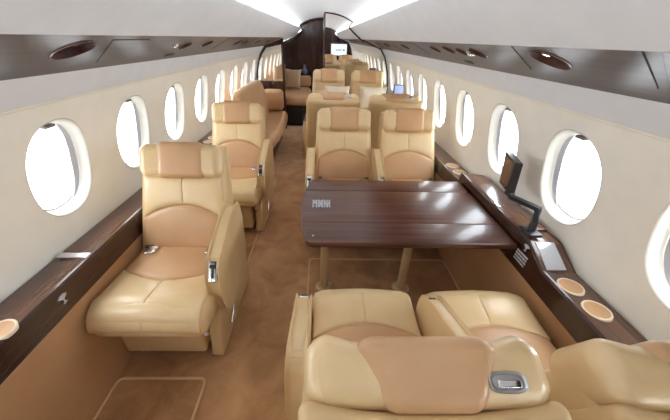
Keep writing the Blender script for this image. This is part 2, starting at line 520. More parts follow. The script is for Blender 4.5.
def child(parent, inv, name, fn, mat, **k):
    mb = MB(); fn(mb); mb.v = [tuple(Vector(p)+inv) for p in mb.v]
    return obj(name, mb, mat, parent, **k)
def cup_at(parent, inv, x, y, z):
    p = Vector((x,y,z))+inv
    return cup(parent, *p)
for x, y in ((1.000, .865), (1.010, .745), (1.011, 2.165), (1.016, 2.035)): cup_at(rt, rinv, x, y, .607)
for x, y in ((-1.02, .632), (-1.02, .505), (-1.02, 2.62), (-1.02, 2.75)): cup_at(lt, linv, x, y, .619)
child(lt, linv, 'latch_strap', lambda m: m.rbox((-1.055, 1.012, .6215), (.062, .016, .004), .003), M['steel'])
child(lt, linv, 'emblem', lambda m: emblem(m, (-.9695, .812, .578), (0,1,.02), (-.10,0,1), .027), M['pewter'])
child(rt, rinv, 'emblem', lambda m: emblem(m, (.9345, 1.075, .642), (0,-1,0), (.07,0,1), .024), M['pewter'])
child(rt, rinv, 'lettering', lambda m: text_lines(m, (.9295, 1.075, .583), (0,-1,0), (.07,0,1), 4, .085, .060), M['pewter'])
child(rt, rinv, 'latch', lambda m: m.rbox((.958, 1.409, .682), (.010, .022, .005), .003), M['chrome'])
def seam(m):
    for y in (1.155, 1.80): m.box((CX+.976, y-.0015, .6722), (CX+1.10, y+.0015, .681))
def lid(m):
    m.rbox((CX+1.035, 1.478, .676), (.062, .312, .008), .004)
child(rt, rinv, 'box_lid', lid, M['wood_y'])
# tilted control glass on the ramp between raised box and low ledge
def ctl(m):
    sl = math.atan2(.066, .130)
    Mx = Matrix.Rotation(sl, 4, 'X')
    t = MB(); t.rbox((0,0,0), (.043, .066, .004), .003)
    m.add([Mx @ Vector(p) + Vector((1.008, 1.018, .6415)) for p in t.v], t.f)
child(rt, rinv, 'control_screen', ctl, M['screen_grey'])

# ------------------------------------------------------------------ overhead service panels
PA, PB_ = (.606, 1.4525), (.958, 1.312)
def ov(sd, y, s):   # s: 0 inner .. 1 outer
    return Vector((CX+sd*(PA[0]+(PB_[0]-PA[0])*s), y, PA[1]+(PB_[1]-PA[1])*s))
OVL = math.hypot(PB_[0]-PA[0], PB_[1]-PA[1])
for sd, side in ((-1, 'left'), (1, 'right')):
    t = thing('overhead_service_panel', 'dark glossy wood overhead panel with reading lights over the %s' % ('single seats' if sd < 0 else 'paired seats and table'), 'overhead panel', (CX+sd*.78, 1.5, 1.38), 0, 'overhead service panels')
    inv = -Vector(t.location)
    if sd < 0: eyes = [(1.02,.36,.062), (1.876,.40,.040), (2.195,.36,.040), (-.3,.36,.062), (3.0,.38,.045), (3.25,.38,.040), (3.9,.38,.04), (4.6,.38,.04)]
    else: eyes = [(1.02,.32,.062), (1.523,.32,.046), (1.709,.33,.034), (1.867,.30,.040), (2.13,.34,.040), (-.3,.36,.062), (3.0,.38,.045), (3.9,.38,.04), (4.6,.38,.04)]
    eyes.sort()
    mb = MB()
    nrm = Vector((-sd*(PA[1]-PB_[1]), 0, -(PB_[0]-PA[0]))).normalized()   # down and inwards
    mpv = lambda y, s_: ov(sd, y, s_)+inv
    yprev = Y0-.1
    for i, (yc, s0, r) in enumerate(eyes):
        a = yc-r-.015; b = yc+r+.015
        if i and a < yprev: a = yprev
        if i < len(eyes)-1: b = min(b, (yc+eyes[i+1][0])/2+ (r-eyes[i+1][2])/2)
        strip(mb, yprev, a, 0, 1, mpv, 2, 3)
        holed_cell(mb, a, b, 0, 1, {'c': (yc, s0), 'f': (lambda th, yc=yc, s0=s0, r=r: sup_dir(th, (yc, s0), r, r/OVL, 2.0))}, mpv, 36)
        yprev = b
    strip(mb, yprev, YB-.006, 0, 1, mpv, 2, 3)
    obj('wood_panel', mb, M['wood_top'], t, True)
    LS = 1
    for (yc, s0, r) in eyes:
        c = ov(sd, yc, s0)+inv
        zax = -nrm; xax = Vector((0,1,0)); yax = zax.cross(xax)
        Mx = Matrix((xax, yax, zax)).transposed()
        bw = MB(); bw.lathe(c, [(r*1.06,-.003),(r*1.03,-.005),(r*.99,-.001),(r*.96,r*.18),(r*.82,r*.42),(r*.55,r*.6),(.0001,r*.66)], 28, Mx, 1.0, False)
        o = obj('light_recess', bw, M['wood_bowl'], t)
        lp = MB(); lc = c + Mx @ Vector((.1*r, .30*r*(1 if sd > 0 else -1)*LS, r*.16))
        lp.lathe(lc, [(r*.30, r*.2), (r*.32, 0), (r*.22, -r*.06), (.0001, -r*.06)], 16, Mx)
        obj('spot_lens', lp, M['lamp'] if r > .06 and sd > 0 else M['chrome'], o)
    # skewed access hatches, slightly proud panels with a dark gap round them
    hs = ([[(1.112,.16), (1.348,.16), (1.534,.74), (1.298,.74)], [(-.15,.16),(.10,.16),(.30,.74),(.05,.74)]] if sd < 0 else
          [[(1.095,.04), (1.286,.04), (1.51,.66), (1.271,.64)], [(.637,.06), (.772,.04), (.952,.64), (.761,.64)], [(.36,.06), (.60,.06), (.735,.64), (.47,.64)]])
    hs += [[(2.45,.16), (2.68,.16), (2.86,.72), (2.62,.72)], [(3.45,.16), (3.6,.16), (3.78,.72), (3.62,.72)], [(4.15,.16), (4.3,.16), (4.46,.72), (4.3,.72)]]
    for q in hs:
        g = MB(); h = MB()
        cy = sum(p[0] for p in q)/4; cs = sum(p[1] for p in q)/4
        for mbx, k, dn in ((g, 1.0, .0012), (h, .982, .0022)):
            low = [ov(sd, cy+(p[0]-cy)*k, cs+(p[1]-cs)*k)+inv + nrm*dn for p in q]
            up = [p - nrm*(dn-.0002) for p in low]
            mbx.add(up+low, [(3,2,1,0),(4,5,6,7),(0,1,5,4),(1,2,6,5),(2,3,7,6),(3,0,4,7)])
        ho = obj('hatch', h, M['wood_top'], t, False)
        obj('hatch_gap', g, M['gap'], ho, False)
    # gasper nozzle and small slot vent
    yg = 1.703 if sd < 0 else 1.61
    c = ov(sd, yg, .34)+inv
    Mx = Matrix((Vector((0,1,0)), (-nrm).cross(Vector((0,1,0))), -nrm)).transposed()
    gm = MB(); gm.lathe(c, [(.022,0),(.022,-.006),(.014,-.010),(.012,-.004),(.006,-.014),(.0001,-.014)], 18, Mx)
    obj('air_nozzle', gm, M['chrome'], t)
    vm = MB(); yv = 1.93
    vv = [ov(sd, yv+a, .75+b)+inv for a, b in ((-.05,-.04),(.04,-.04),(.06,.05),(-.03,.05))]
    vm.add([p+nrm*.003 for p in vv]+vv, [(0,1,2,3),(0,4,5,1),(1,5,6,2),(2,6,7,3),(3,7,4,0)])
    obj('slot_vent', vm, M['gap'], t, False)

# ------------------------------------------------------------------ club seats
AL = math.radians(22.5)
JY, JZ = 0.0, .425
def bk(x, v, n):    # back-rest coordinates -> seat coordinates
    return (x, JY - v*math.sin(AL) + n*math.cos(AL), JZ + v*math.cos(AL) + n*math.sin(AL))
def smooth01(t):
    t = max(0, min(1, t)); return t*t*(3-2*t)
def make_seat(arm_s, label, loc, rz, group, raise_=0.0, hw=.228, fw=0.0, wide=1.0, adz=0.0, adx=0.0):
    t = thing('club_seat', label, 'seat', loc, rz, group)
    # --- cushion
    m = MB()
    def fcu(x, y, z):
        k = smooth01((y-.18)/.2)
        if z > .38: z += .012*k*(1-abs(x)/.30) - .010*(1-k)
        if y > .36: z += .010*math.cos(x/.235*PI/2) if z > .40 else 0
        if z < .34 and y > .3: y -= .015*(.34-z)/.04
        y += fw*k
        return (x, y, z)
    m.rbox((0, .205, .378), (hw, .235, .080), .060, fcu, 4, 8)
    obj('seat_cushion', m, M['beige'], t)
    # front bolster with a centre seam
    m = MB()
    def cmap(x, y, h):
        k = smooth01((y-.18)/.2)
        z = .458 + (.012*k*(1-abs(x)/.30) - .010*(1-k))
        if y > .345:                                     # roll over the front edge
            q = (y-.345)/.075; a = q*PI/2
            return (x, .345+fw+.075*math.sin(a)+h*math.sin(a)+.02*q, z-.072*(1-math.cos(a))+h*math.cos(a) + .008*(1-q))
        return (x, y+fw*k, z+h)
    def arc(x): return .238 - .055*(x/.2)**2
    def pf(a, b):
        x = a*(hw-.018); lo = arc(x)
        return (x, lo + (.437-lo)*(b+1)/2)
    m.pad(pf, cmap, .012, seams=(0,), nb=17)
    obj('front_bolster', m, M['beige'], t)
    m = MB()
    def pp(a, b):
        x = a*(hw-.026); hi = arc(x)-.002
        return (x, -.03 + (hi+.03)*(b+1)/2)
    m.pad(pp, cmap, .016)
    obj('seat_pad', m, M['tan'], t)
    # --- back
    m = MB()
    def fb(x, v, n):
        k = max(0, min(1, v/.56))
        x *= (1.0 - .135*k)*wide
        if n < -.03: n -= .035*(1-k)
        n += .012*(abs(x)/.22)**3
        return bk(x, v, n)
    m.rbox((0, .23, -.055), (.243, .335, .055), .042, fb, 4, 6)
    obj('backrest', m, M['shell'], t)
    def varc(x): return .262 - .072*(x/.205)**2
    bmap = lambda x, v, h: bk(x, v, h + .001 + .010*(abs(x)/.22)**3)
    m = MB(); m.pad(lambda a, b: (a*(.215-.012*(b+1)/2), .015 + (varc(a*.205)-.002-.015)*(b+1)/2), bmap, .020)
    obj('lumbar_pad', m, M['tan'], t)
    m = MB(); m.pad(lambda a, b: (a*(.206-.010*(b+1)/2), varc(a*.205) + (.400-varc(a*.205))*(b+1)/2), bmap, .014, seams=(0,))
    obj('upper_back_pad', m, M['beige'], t)
    # --- headrest
    R_ = raise_
    m = MB()
    def fh(x, v, n):
        k = smooth01((abs(x)-.115)/.06)
        if n > -.02: n += .014*k
        if v > .5: v -= .012*(abs(x)/.21)**2
        return bk(x*wide, v+R_, n)
    m.rbox((0, .491, -.022), (.210, .088, .052), .042, fh, 5, 8)
    h = obj('headrest', m, M['beige'], t)
    m = MB()
    def fp(x, v, n):
        k = smooth01((.02-n)/.10)
        w = .124 - .040*k
        return bk(x/.1*w*wide, v+R_, n)
    m.rbox((0, .491, -.021), (.1, .0925, .0575), .030, fp, 5, 8)
    obj('headrest_pad', m, M['tan'], h)
    # smooth outer shell of the back, reaching up behind the headrest
    m = MB()
    def fs_(x, v, n):
        k = max(0, min(1, (v-.0)/.6))
        return bk(x*(1.0-.10*k)*wide, v, n + .020*(abs(x)/.23)**3 - .018*(1-k))
    m.rbox((0, .255+R_/2, -.102), (.240, .315+R_/2, .026), .0255, fs_, 4, 8)
    obj('back_shell', m, M['shell'], t)
    # oval grip let into the rear top of the headrest
    m = MB()
    o = Vector(bk(.118*wide, .576+R_, -.036)); ex = Vector((1,0,0))
    ey = (Vector(bk(0,.5,.1))-Vector(bk(0,.5,0))).normalized(); ez = ex.cross(ey).normalized()
    rings = [(.031,.016,-.004),(.031,.016,.0035),(.0295,.0148,.005),(.0255,.0115,.004),(.024,.0105,.001)]
    nn = 28; vs = []
    for (a_, b_, z_) in rings:
        for i in range(nn):
            p = sup(2*PI*i/nn, a_, b_, 3.0); vs.append(o+ex*p[0]+ey*p[1]+ez*z_)
    m.add(vs, [(r*nn+i, r*nn+(i+1) % nn, (r+1)*nn+(i+1) % nn, (r+1)*nn+i) for r in range(4) for i in range(nn)]+[tuple(4*nn+i for i in range(nn))])
    g = obj('grip_plate', m, M['steel'], t)
    m = MB(); tt = MB(); tt.rbox((0, -.003, .004), (.019, .006, .003), .0028)
    m.add([o+ex*p[0]+ey*p[1]+ez*p[2] for p in tt.v], tt.f)
    obj('grip_lever', m, M['chrome'], g)
    # --- armrest slab on the aisle side
    m = MB()
    prof = [(-.085,.665), (-.11,.58), (-.10,.40), (-.07,.315), (.04,.285), (.16,.290), (.25,.305), (.292,.335), (.306,.40), (.312,.48), (.306,.535), (.290,.575), (.262,.598), (.21,.618), (.12,.648), (.03,.682), (-.03,.697), (-.065,.690)][::-1]
    x0, x1 = .230, .290
    m.prism([Vector(p) for p in prof][::-1] if False else [Vector(p) for p in prof], x0, x1, lambda a, b, q: (arm_s*q, a, b), .016, 3)
    a = obj('armrest', m, M['shell'], t)
    a.location = (-arm_s*adx, 0, adz)
    m = MB()       # paler padded strip along the top of the arm
    path = [(-.05,.694),(.030,.682),(.12,.648),(.205,.619),(.258,.600)]
    def ap(aa, bb):
        return (aa*.024, (bb+1)/2)
    def amap(x, q, h):
        i = min(len(path)-2, int(q*(len(path)-1))); f = q*(len(path)-1)-i
        y = path[i][0]+(path[i+1][0]-path[i][0])*f; z = path[i][1]+(path[i+1][1]-path[i][1])*f
        return (arm_s*(.260+x), y, z+.0005+h)
    m.pad(ap, amap, .007, na=9, nb=21)
    obj('arm_pad', m, M['beige'], a)
    m = MB(); tt = MB(); tt.rbox((0,0,0), (.019, .045, .005), .004)
    Mx = Matrix.Rotation(math.radians(-57), 4, 'X')
    m.add([Mx @ Vector(p)+Vector((arm_s*.260, .296, .556)) for p in tt.v], tt.f)
    pl = obj('control_plate', m, M['chrome'], a)
    m = MB(); tt = MB(); tt.rbox((0,.004,.006), (.005, .024, .004), .003); tt.rbox((0,-.022,.007), (.013, .008, .005), .003)
    m.add([Mx @ Vector(p)+Vector((arm_s*.260, .296, .556)) for p in tt.v], tt.f)
    obj('recline_lever', m, M['black'], pl)
    # --- belt buckles lying at the joint
    for s_ in (-1, 1):
        m = MB(); m.rbox((s_*.150, .04, .470), (.024, .030, .007), .005, lambda x, y, z, s_=s_: (x, y+.25*(x-s_*.150)*s_, z))
        b_ = obj('belt_buckle', m, M['chrome'], t)
        m = MB(); m.rbox((s_*.180, .0, .470), (.020, .022, .003), .002)
        obj('belt_strap', m, M['webbing'], b_)
    # --- base
    m = MB(); m.rbox((-arm_s*(hw-.205), .04, .19), (.200, .295, .14), .018)
    b = obj('base_box', m, M['shell'], t)
    m = MB(); m.rbox((-arm_s*.01, .340, .275), (.018, .010, .020), .004); obj('pull_tab', m, M['beige'], b)
    m = MB()
    m.prism([Vector(p) for p in [(-.24,.03),(.335,.03),(.345,.05),(.315,.20),(.25,.335),(-.20,.335),(-.24,.29)]], .185, .243, lambda p, q, w: (arm_s*w, p, q), .012, 3)
    sp = obj('side_pedestal', m, M['shell'], t)
    m = MB()
    m.tube([(arm_s*.245, .16, .215), (arm_s*.268, .17, .215), (arm_s*.272, .19, .205), (arm_s*.272, .24, .165)], [.008,.008,.008,.010], 10)
    obj('release_lever', m, M['chrome'], t)
    m = MB(); m.tube([(arm_s*.20, .352, .22), (arm_s*.215, .40, .28)], .007, 8)
    obj('side_latch', m, M['steel'], t)
    for sx in (-1, 1):
        for y in (.29, -.2):
            m = MB(); m.lathe((sx*.18, y, 0), [(.020,.0),(.020,.008),(.012,.012),(.010,.06)], 14); m.rbox((sx*.18, y+.012, .014), (.016,.016,.008), .005)
            obj('foot', m, M['steel'], t)
    return t
FZ = .007
GL = 'single leather seats along the left side'
s1 = make_seat(-1, 'nearest single beige leather seat at the left, facing the camera alone by the window', (-.727, 1.28, FZ), PI, GL, 0, .248, .022)
dup(s1, (-.727, 2.41, FZ), PI, 'second single beige leather seat at the left, just behind the nearest one')
GF = 'foreground pair of seats seen from behind'
AL = math.radians(25)
f1 = make_seat(-1, 'foreground aisle seat seen from behind with oval metal grip on its tan-topped headrest', (.183, .565, FZ), 0, GF, .045, .228, 0, 1.0, -.03, .012)
dup(f1, (.688, .56, FZ), 0, 'foreground seat seen from behind in the bottom right corner below the cup holders', GF)
AL = math.radians(22.5)
GA = 'pair of seats facing the camera across the table'
a1 = make_seat(1, 'aisle seat facing the camera just beyond the wooden table', (.169, 2.21, FZ), PI, GA, .01)
dup(a1, (.684, 2.21, FZ), PI, 'window seat facing the camera just beyond the wooden table', GA)
GB = 'pair of seats turned away behind the table seats'
b1 = make_seat(-1, 'aisle seat turned away, its plain back right behind the table aisle seat', (.09, 3.09, FZ), 0, GB, .055, .235, 0, 1.12)
dup(b1, (.655, 3.09, FZ), 0, 'window seat turned away, its plain back right behind the table window seat')
GC = 'farthest pair of seats facing the camera before the mirror'
c1 = make_seat(1, 'farthest aisle seat facing the camera, before the mirror, with a small cream pillow', (.075, 4.36, FZ), PI, GC, .11, .228, 0, 1.06)
dup(c1, (.625, 4.36, FZ), PI, 'farthest window seat facing the camera, before the mirror, with a wide cream pillow')

def pillow(loc, w, h, d, tilt, mat, label, rz=PI, group=None):
    m = MB(); n = 14
    def side(sg):
        def fn(i, j):
            a = -1+2*i/n; b = -1+2*j/n
            p = (max(0, 1-a**2)*max(0, 1-b**2))**.42
            pin = 1-.10*(1-abs(b)**2)*abs(a)**3 ; pin2 = 1-.10*(1-abs(a)**2)*abs(b)**3
            return (a*w/2*pin, sg*d/2*p, h/2+b*h/2*pin2)
        return fn
    m.grid(n+1, n+1, side(1)); m.grid(n+1, n+1, side(-1), True)
    o = obj('pillow', m, mat, None, True, 70)
    o.location = loc; o.rotation_euler = (tilt, 0, rz)
    return tag(o, label, 'pillow', group)
pillow((.19, 4.24, .605), .34, .300, .12, math.radians(12), M['pillow'], 'small cream pillow leaning on the farthest aisle seat', PI, 'cream pillows on the farthest seats')
pillow((.68, 4.24, .605), .38, .300, .11, math.radians(12), M['pillow'], 'wide cream pillow leaning on the farthest window seat', PI+.05, 'cream pillows on the farthest seats')

# ------------------------------------------------------------------ table
TZ = .632; TX0, TX1 = -.070, .922; TYN, TYF = 1.113, 1.822
t = thing('dining_table', 'glossy dark wood table on two beige posts between the paired seats', 'table', (.28, 1.465, FZ))
inv = -Vector(t.location)
def left_x(y):
    q = (y-(TYN+TYF)/2)/((TYF-TYN)/2)
    return TX0 - .045*(1-q*q)
def leaf(y0, y1, r0, r1):
    out = []
    # CCW seen from above: near right -> far right -> far left -> near left
    out.append((TX1, y0)); out.append((TX1, y1))
    n = 10; ys = [y1+(y0-y1)*i/n for i in range(n+1)]
    pts = [(left_x(y), y) for y in ys]
    if r1:
        pts = [p for p in pts if p[1] < y1-.035]
        c = (left_x(y1-.035)+.035, y1-.035)
        pts = [(c[0]+.035*math.cos(a), c[1]+.035*math.sin(a)) for a in [PI/2+PI/2*i/5 for i in range(6)]] + pts
    if r0:
        pts = [p for p in pts if p[1] > y0+.035]
        c = (left_x(y0+.035)+.035, y0+.035)
        pts += [(c[0]+.035*math.cos(a), c[1]+.035*math.sin(a)) for a in [PI+PI/2*i/5 for i in range(6)]]
    m = MB()
    m.prism([Vector(p) for p in out+pts], TZ-.030, TZ, lambda a, b, q: tuple(Vector((a,b,q))+inv), .006, 3)
    return m
for y0, y1, r0, r1 in ((TYN, 1.286, 1, 0), (1.2872, 1.655, 0, 0), (1.6562, TYF, 0, 1)):
    obj('table_leaf', leaf(y0, y1, r0, r1), M['wood_x'], t)
def tchild(name, fn, mat, par=None, **k):
    m = MB(); fn(m); m.v = [tuple(Vector(p)+inv) for p in m.v]
    return obj(name, m, mat, par or t, **k)
# pale inlaid monogram: rows of crossed strokes
def inlay(m):
    x = -.052; z0 = TZ+.0002
    def st(p, q, w):
        p = Vector(p); q = Vector(q); d = (q-p).normalized(); r = Vector((-d.y, d.x))*w/2
        f = [p-r, q-r, q+r, p+r]
        m.add([(a.x, a.y, z0-.001) for a in f]+[(a.x, a.y, z0+.0008) for a in f], [(3,2,1,0),(4,5,6,7),(0,1,5,4),(1,2,6,5),(2,3,7,6),(3,0,4,7)])
    ya, yb = 1.438, 1.532
    xs = [-.050, -.030, -.018, .002, .014, .030, .044]
    for q in xs: st((q, ya), (q, yb), .006)
    st((-.050, yb), (-.040, (ya+yb)/2), .006); st((-.040, (ya+yb)/2), (-.030, yb), .006)
    st((-.018, ya), (.002, yb), .005); st((-.018, yb), (.002, ya), .005)
    st((.014, yb), (.030, ya), .006); st((.030, ya), (.044, yb), .006)
    for yy in (ya+.016, ya+.047, ya+.078): st((-.054, yy), (.048, yy), .005)
tchild('inlay', inlay, M['pewter'], smooth=False)
tchild('stud', lambda m: m.lathe((-.04, 1.166, TZ), [(.005,-.001),(.005,.0008),(.0001,.001)], 12), M['steel'])
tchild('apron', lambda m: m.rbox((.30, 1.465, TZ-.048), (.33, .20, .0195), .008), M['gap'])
for x in (.022, .535):
    m = MB(); m.lathe(Vector((x, 1.46, 0))+inv, [(.027, .010), (.026, .30), (.026, .45)], 24)
    lg = obj('leg', m, M['post'], t)
    m = MB(); m.lathe(Vector((x, 1.46, 0))+inv, [(.028,.40),(.033,.42),(.033,.585),(.028,.586)], 24)
    obj('leg_sleeve', m, M['post_dark'], lg)
    m = MB(); m.lathe(Vector((x, 1.46, 0))+inv, [(.030,.030),(.034,.030),(.040,.022),(.048,.024),(.056,.018),(.058,.007)], 28)
    obj('leg_collar', m, M['post'], lg)

# ------------------------------------------------------------------ monitors on swing arms
def monitor(loc, rz, label, smat, arm=True):
    t = thing('swing_arm_monitor', label, 'monitor', loc, rz, 'swing arm monitors')
    def part(name, fn, mat, par=None):
        m = MB(); fn(m); return obj(name, m, mat, par or t)
    return t, part
t, part = monitor((.972, 1.135, .6845), 0, 'small black screen on a black swing arm above the raised ledge box by the table', None)
part('base', lambda m: m.rbox((0, 0, .0085), (.030, .045, .008), .006), M['black'])
part('post', lambda m: m.tube([(.0, 0, .005), (.004, .006, .05), (.022, .035, .105)], [.018,.016,.016], 12), M['black'])
L0 = Vector((.022, .035, .108)); L1 = Vector((-.030, .175, .100))
def armfn(m):
    d = (L1-L0); n = Vector((-d.y, d.x, 0)).normalized()*.014
    for a, b in ((L0-d*.04, L1),):
        q = [a-n, b-n, b+n, a+n]
        m.add([p-Vector((0,0,.009)) for p in q]+[p+Vector((0,0,.009)) for p in q], [(3,2,1,0),(4,5,6,7),(0,1,5,4),(1,2,6,5),(2,3,7,6),(3,0,4,7)])
part('arm', armfn, M['black'])
def local(p): return Vector(p)-Vector((.972, 1.135, .6845))
# housing: a slab whose face looks into the cabin and a little aft
P1 = Vector((.963, 1.495, .955)); P2 = Vector((.934, 1.350, .948)); P3 = Vector((.932, 1.332, .797)); P4 = Vector((.957, 1.455, .797))
def quadslab(m, pts, d, th):
    a = [local(p) for p in pts]; b = [p+d*th for p in a]
    m.add(a+b, [(3,2,1,0),(4,5,6,7),(0,1,5,4),(1,2,6,5),(2,3,7,6),(3,0,4,7)])
nf = (P2-P1).cross(P4-P1).normalized()
if nf.x < 0: nf = -nf       # thickness runs towards the wall and aft
dth = Vector((.55, -.83, -.02)).normalized()
h = part('screen_housing', lambda m: quadslab(m, (P1,P2,P3,P4), Vector((.80,-.60,0)).normalized(), .034), M['black'])
cc = (P1+P2+P3+P4)/4
part('screen', lambda m: quadslab(m, [cc+(p-cc)*.86 - nf*.0015 for p in (P1,P2,P3,P4)], nf, .002), M['screen_brown'], h)
part('hinge', lambda m: m.rbox(local((.944, 1.325, .792)), (.016, .022, .010), .005), M['black'])
t, part = monitor((1.015, 4.20, .612), 0, 'small blue lit screen on a stalk by the far windows', None)
part('base', lambda m: m.rbox((0,0,.006), (.03,.03,.008), .006), M['black'])
part('post', lambda m: m.tube([(0,0,.01),(0,0,.20)], .010, 10), M['black'])
h = part('screen_housing', lambda m: m.rbox((-.02,-.01,.265), (.068,.010,.062), .008, lambda x,y,z: (x, y+.2*(z-.265), z)), M['black'])
part('screen', lambda m: m.box((-.088,-.024,.212),(.048,-.0195,.338)) if False else m.add([(-.078,-.032,.213),(.038,-.032,.213),(.038,-.0115,.317),(-.078,-.0115,.317),(-.078,-.028,.213),(.038,-.028,.213),(.038,-.0075,.317),(-.078,-.0075,.317)], [(0,1,2,3),(7,6,5,4),(0,4,5,1),(1,5,6,2),(2,6,7,3),(3,7,4,0)]), M['screen_blue'], h)

# ------------------------------------------------------------------ carpet insets
def mat_(x0, x1, y0, y1, label, r=.03):
    m = MB(); out = []
    for cx, cy, a0 in ((x1-r,y1-r,0),(x0+r,y1-r,PI/2),(x0+r,y0+r,PI),(x1-r,y0+r,1.5*PI)):
        for i in range(6): out.append((cx+r*math.cos(a0+PI/2*i/5), cy+r*math.sin(a0+PI/2*i/5)))
    m.prism([Vector(p) for p in out], 0, .006, lambda a, b, q: (a,b,q))
    o = obj('carpet_mat', m, M['mat'], None)
    m = MB(); m.tube([(p[0],p[1],.006) for p in out+out[:1]], .007, 8, False)
    obj('piping', m, M['piping'], o)
    return tag(o, label, 'carpet mat', 'piped carpet insets')
mat_(-.968, -.548, -.6, .845, 'piped brown carpet inset on the floor before the nearest single seat')
mat_(-.968, -.540, 1.30, 3.25, 'piped brown carpet inset under the two single seats')
mat_(-.085, .930, -.2, 1.752, 'piped brown carpet inset under the wooden table')

# ------------------------------------------------------------------ divan along the left wall
t = thing('divan', 'tan leather divan along the left window wall beyond the single seats', 'divan', (-.80, 4.15, 0))
inv = -Vector(t.location)
def dch(name, fn, mat, par=None):
    m = MB(); fn(m); m.v = [tuple(Vector(p)+inv) for p in m.v]; return obj(name, m, mat, par or t)
dch('base', lambda m: m.rbox((-.80, 4.12, .145), (.150, .68, .14), .03), M['wood_dark'])
def dseat(m):
    def fn(x, y, z):
        q = (y-4.15)/.78
        if x > -.75: x += .045*(1-q*q) - .03
        return (x, y, z)
    m.rbox((-.745, 4.15, .355), (.200, .78, .082), .075, fn, 5, 8)
dch('seat_cushion', dseat, M['tan'])
def dback(m):
    def fn(x, y, z):
        x -= .06*max(0, z-.45)
        return (x, y, z)
    m.prism([Vector(p) for p in [(3.30,.38),(4.86,.38),(4.86,.56),(4.80,.66),(4.55,.88),(4.46,.925),(4.34,.930),(3.42,.925),(3.33,.90),(3.30,.86)]], -.950, -.840, lambda a, b, q: fn(q, a, b), .03, 4)
dch('backrest', dback, M['tan'])
dch('bolster', lambda m: m.rbox((-.775, 4.86, .60), (.155, .085, .155), .06, None, 4, 4), M['tan'])

# ------------------------------------------------------------------ bulkheads
def profile(sd, grow=0.0):
    """cabin outline from floor up to the crown on one side: list of (x offset from centre, z)"""
    P = [(.953, 0), (.953, .52), (.965, .61), (1.118, .60)]
    P += [(halfw(z), z) for z in (.7, .8, .95, 1.08, 1.15, 1.21)]
    P += [(.968, 1.285), (.945, 1.318), (.612, 1.450), (.585, 1.465), (.47, 1.553), (.42, 1.60), (.50, 1.675)]
    P += [(x, z) for x, z in reversed(dome) if 0 <= x < .5]
    return [(CX+sd*x, z) for x, z in P]
# right: mirror in a dark frame, from the gangway edge to the wall
pr = [p for p in profile(1) if p[0] > -.01]
pr = [p if abs(p[1]-1.675) > 1e-6 else (CX+.46, 1.655) for p in pr]
def plate(pts, y0, y1, mat, name, parent=None):
    m = MB(); m.prism([Vector(p) for p in pts], y0, y1, lambda a, b, q: (a, q, b)); return obj(name, m, mat, parent, False)
def inset_poly(pts, d):
    c = Vector((sum(p[0] for p in pts)/len(pts), sum(p[1] for p in pts)/len(pts))); out = []
    n = len(pts); O = [Vector(p) for p in pts]
    for i in range(n):
        a, b, cc_ = O[i-1], O[i], O[(i+1) % n]
        e1 = (b-a).normalized(); e2 = (cc_-b).normalized(); n1 = Vector((-e1.y,e1.x)); n2 = Vector((-e2.y,e2.x)); mm = n1+n2
        mm = mm.normalized() if mm.length > 1e-5 else n1
        out.append(b+mm*d/max(.6, mm.dot(n1)))
    return out
loop = [(-.005, 0)] + pr + [(-.005, dome[12][1]-.0)]
bk_r = tag(plate(loop, YB, YB+.035, M['wood_z'], 'bulkhead_panel'), 'dark framed full-height mirror bulkhead behind the farthest paired seats', 'bulkhead', 'mirrored bulkheads')
inn = inset_poly([(-.005, .06)] + [p for p in pr if p[1] > .5] + [(-.005, dome[12][1])], .022)
plate(inn, YB-.004, YB+.001, M['mirror'], 'mirror', bk_r)
m = MB(); m.tube([(-.002, YB-.006, .05), (-.002, YB-.006, 1.77)], .011, 8); obj('edge_strip', m, M['wood_dark'], bk_r)
# left: lower partition with a mirror, open gangway beside it
pl_ = [p for p in profile(-1)]
cut = []
for p in pl_:
    if p[0] <= -.64 and p[1] <= 1.45: cut.append(p)
loopL = [(-.655, 0)] + [(-.655, 1.435)] + cut[::-1]
bk_l = tag(plate(loopL, YB, YB+.035, M['wood_z'], 'bulkhead_panel'), 'dark framed mirror partition beside the gangway, past the divan', 'bulkhead', 'mirrored bulkheads')
lm = [(-.690, .80), (-.690, 1.34), (-.93, 1.29), (-1.0, 1.20), (-1.06, 1.09), (-1.09, .95), (-1.10, .80)]
plate(lm, YB-.004, YB+.001, M['mirror'], 'mirror', bk_l)
# far end wall and aft end wall
full = profile(1) + profile(-1)[::-1]
m = MB(); m.prism([Vector(p) for p in full], Y1, Y1+.04, lambda a, b, q: (a, q, b)); struct('wall_front', m, M['wood_z'], 'dark wood end wall beyond the gangway', False)
m = MB(); m.prism([Vector(p) for p in full], Y0-.04, Y0, lambda a, b, q: (a, q, b)); struct('wall_back', m, M['wood_z'], 'dark wood end wall carrying the television', False)
m = MB()
at = inset_poly(full, .0); bt = inset_poly(full, .05)
# dark arch trim round the far wall
m = MB()
arch = [p for p in full if p[1] > 1.4]
m.tube([(p[0]*.985, Y1-.01, p[1]-.03) for p in arch], .022, 8)
struct('trim_5', m, M['wood_dark'], 'dark arched trim over the far wood wall')
# television on the aft wall, seen in the mirror
t = thing('wall_television', 'bright white television screen seen in the bulkhead mirror', 'television', (.565, Y0, 1.07))
m = MB(); m.rbox((0, .022, 0), (.33, .022, .225), .012); o = obj('television_housing', m, M['black'], t)
m = MB(); m.box((-.295, .043, -.19), (.295, .046, .19)); o = obj('screen', m, M['screen_white'], o, False)
m = MB(); text_lines(m, (0, .047, -.01), (-1,0,0), (0,0,1), 1, .26, .075, 4)
m.lathe((.19, .047, -.01), [(.036,-.001),(.036,.001),(.0001,.001)], 20, Matrix(((1,0,0),(0,0,1),(0,-1,0))))
obj('screen_lettering', m, M['screen_ink'], o, False)

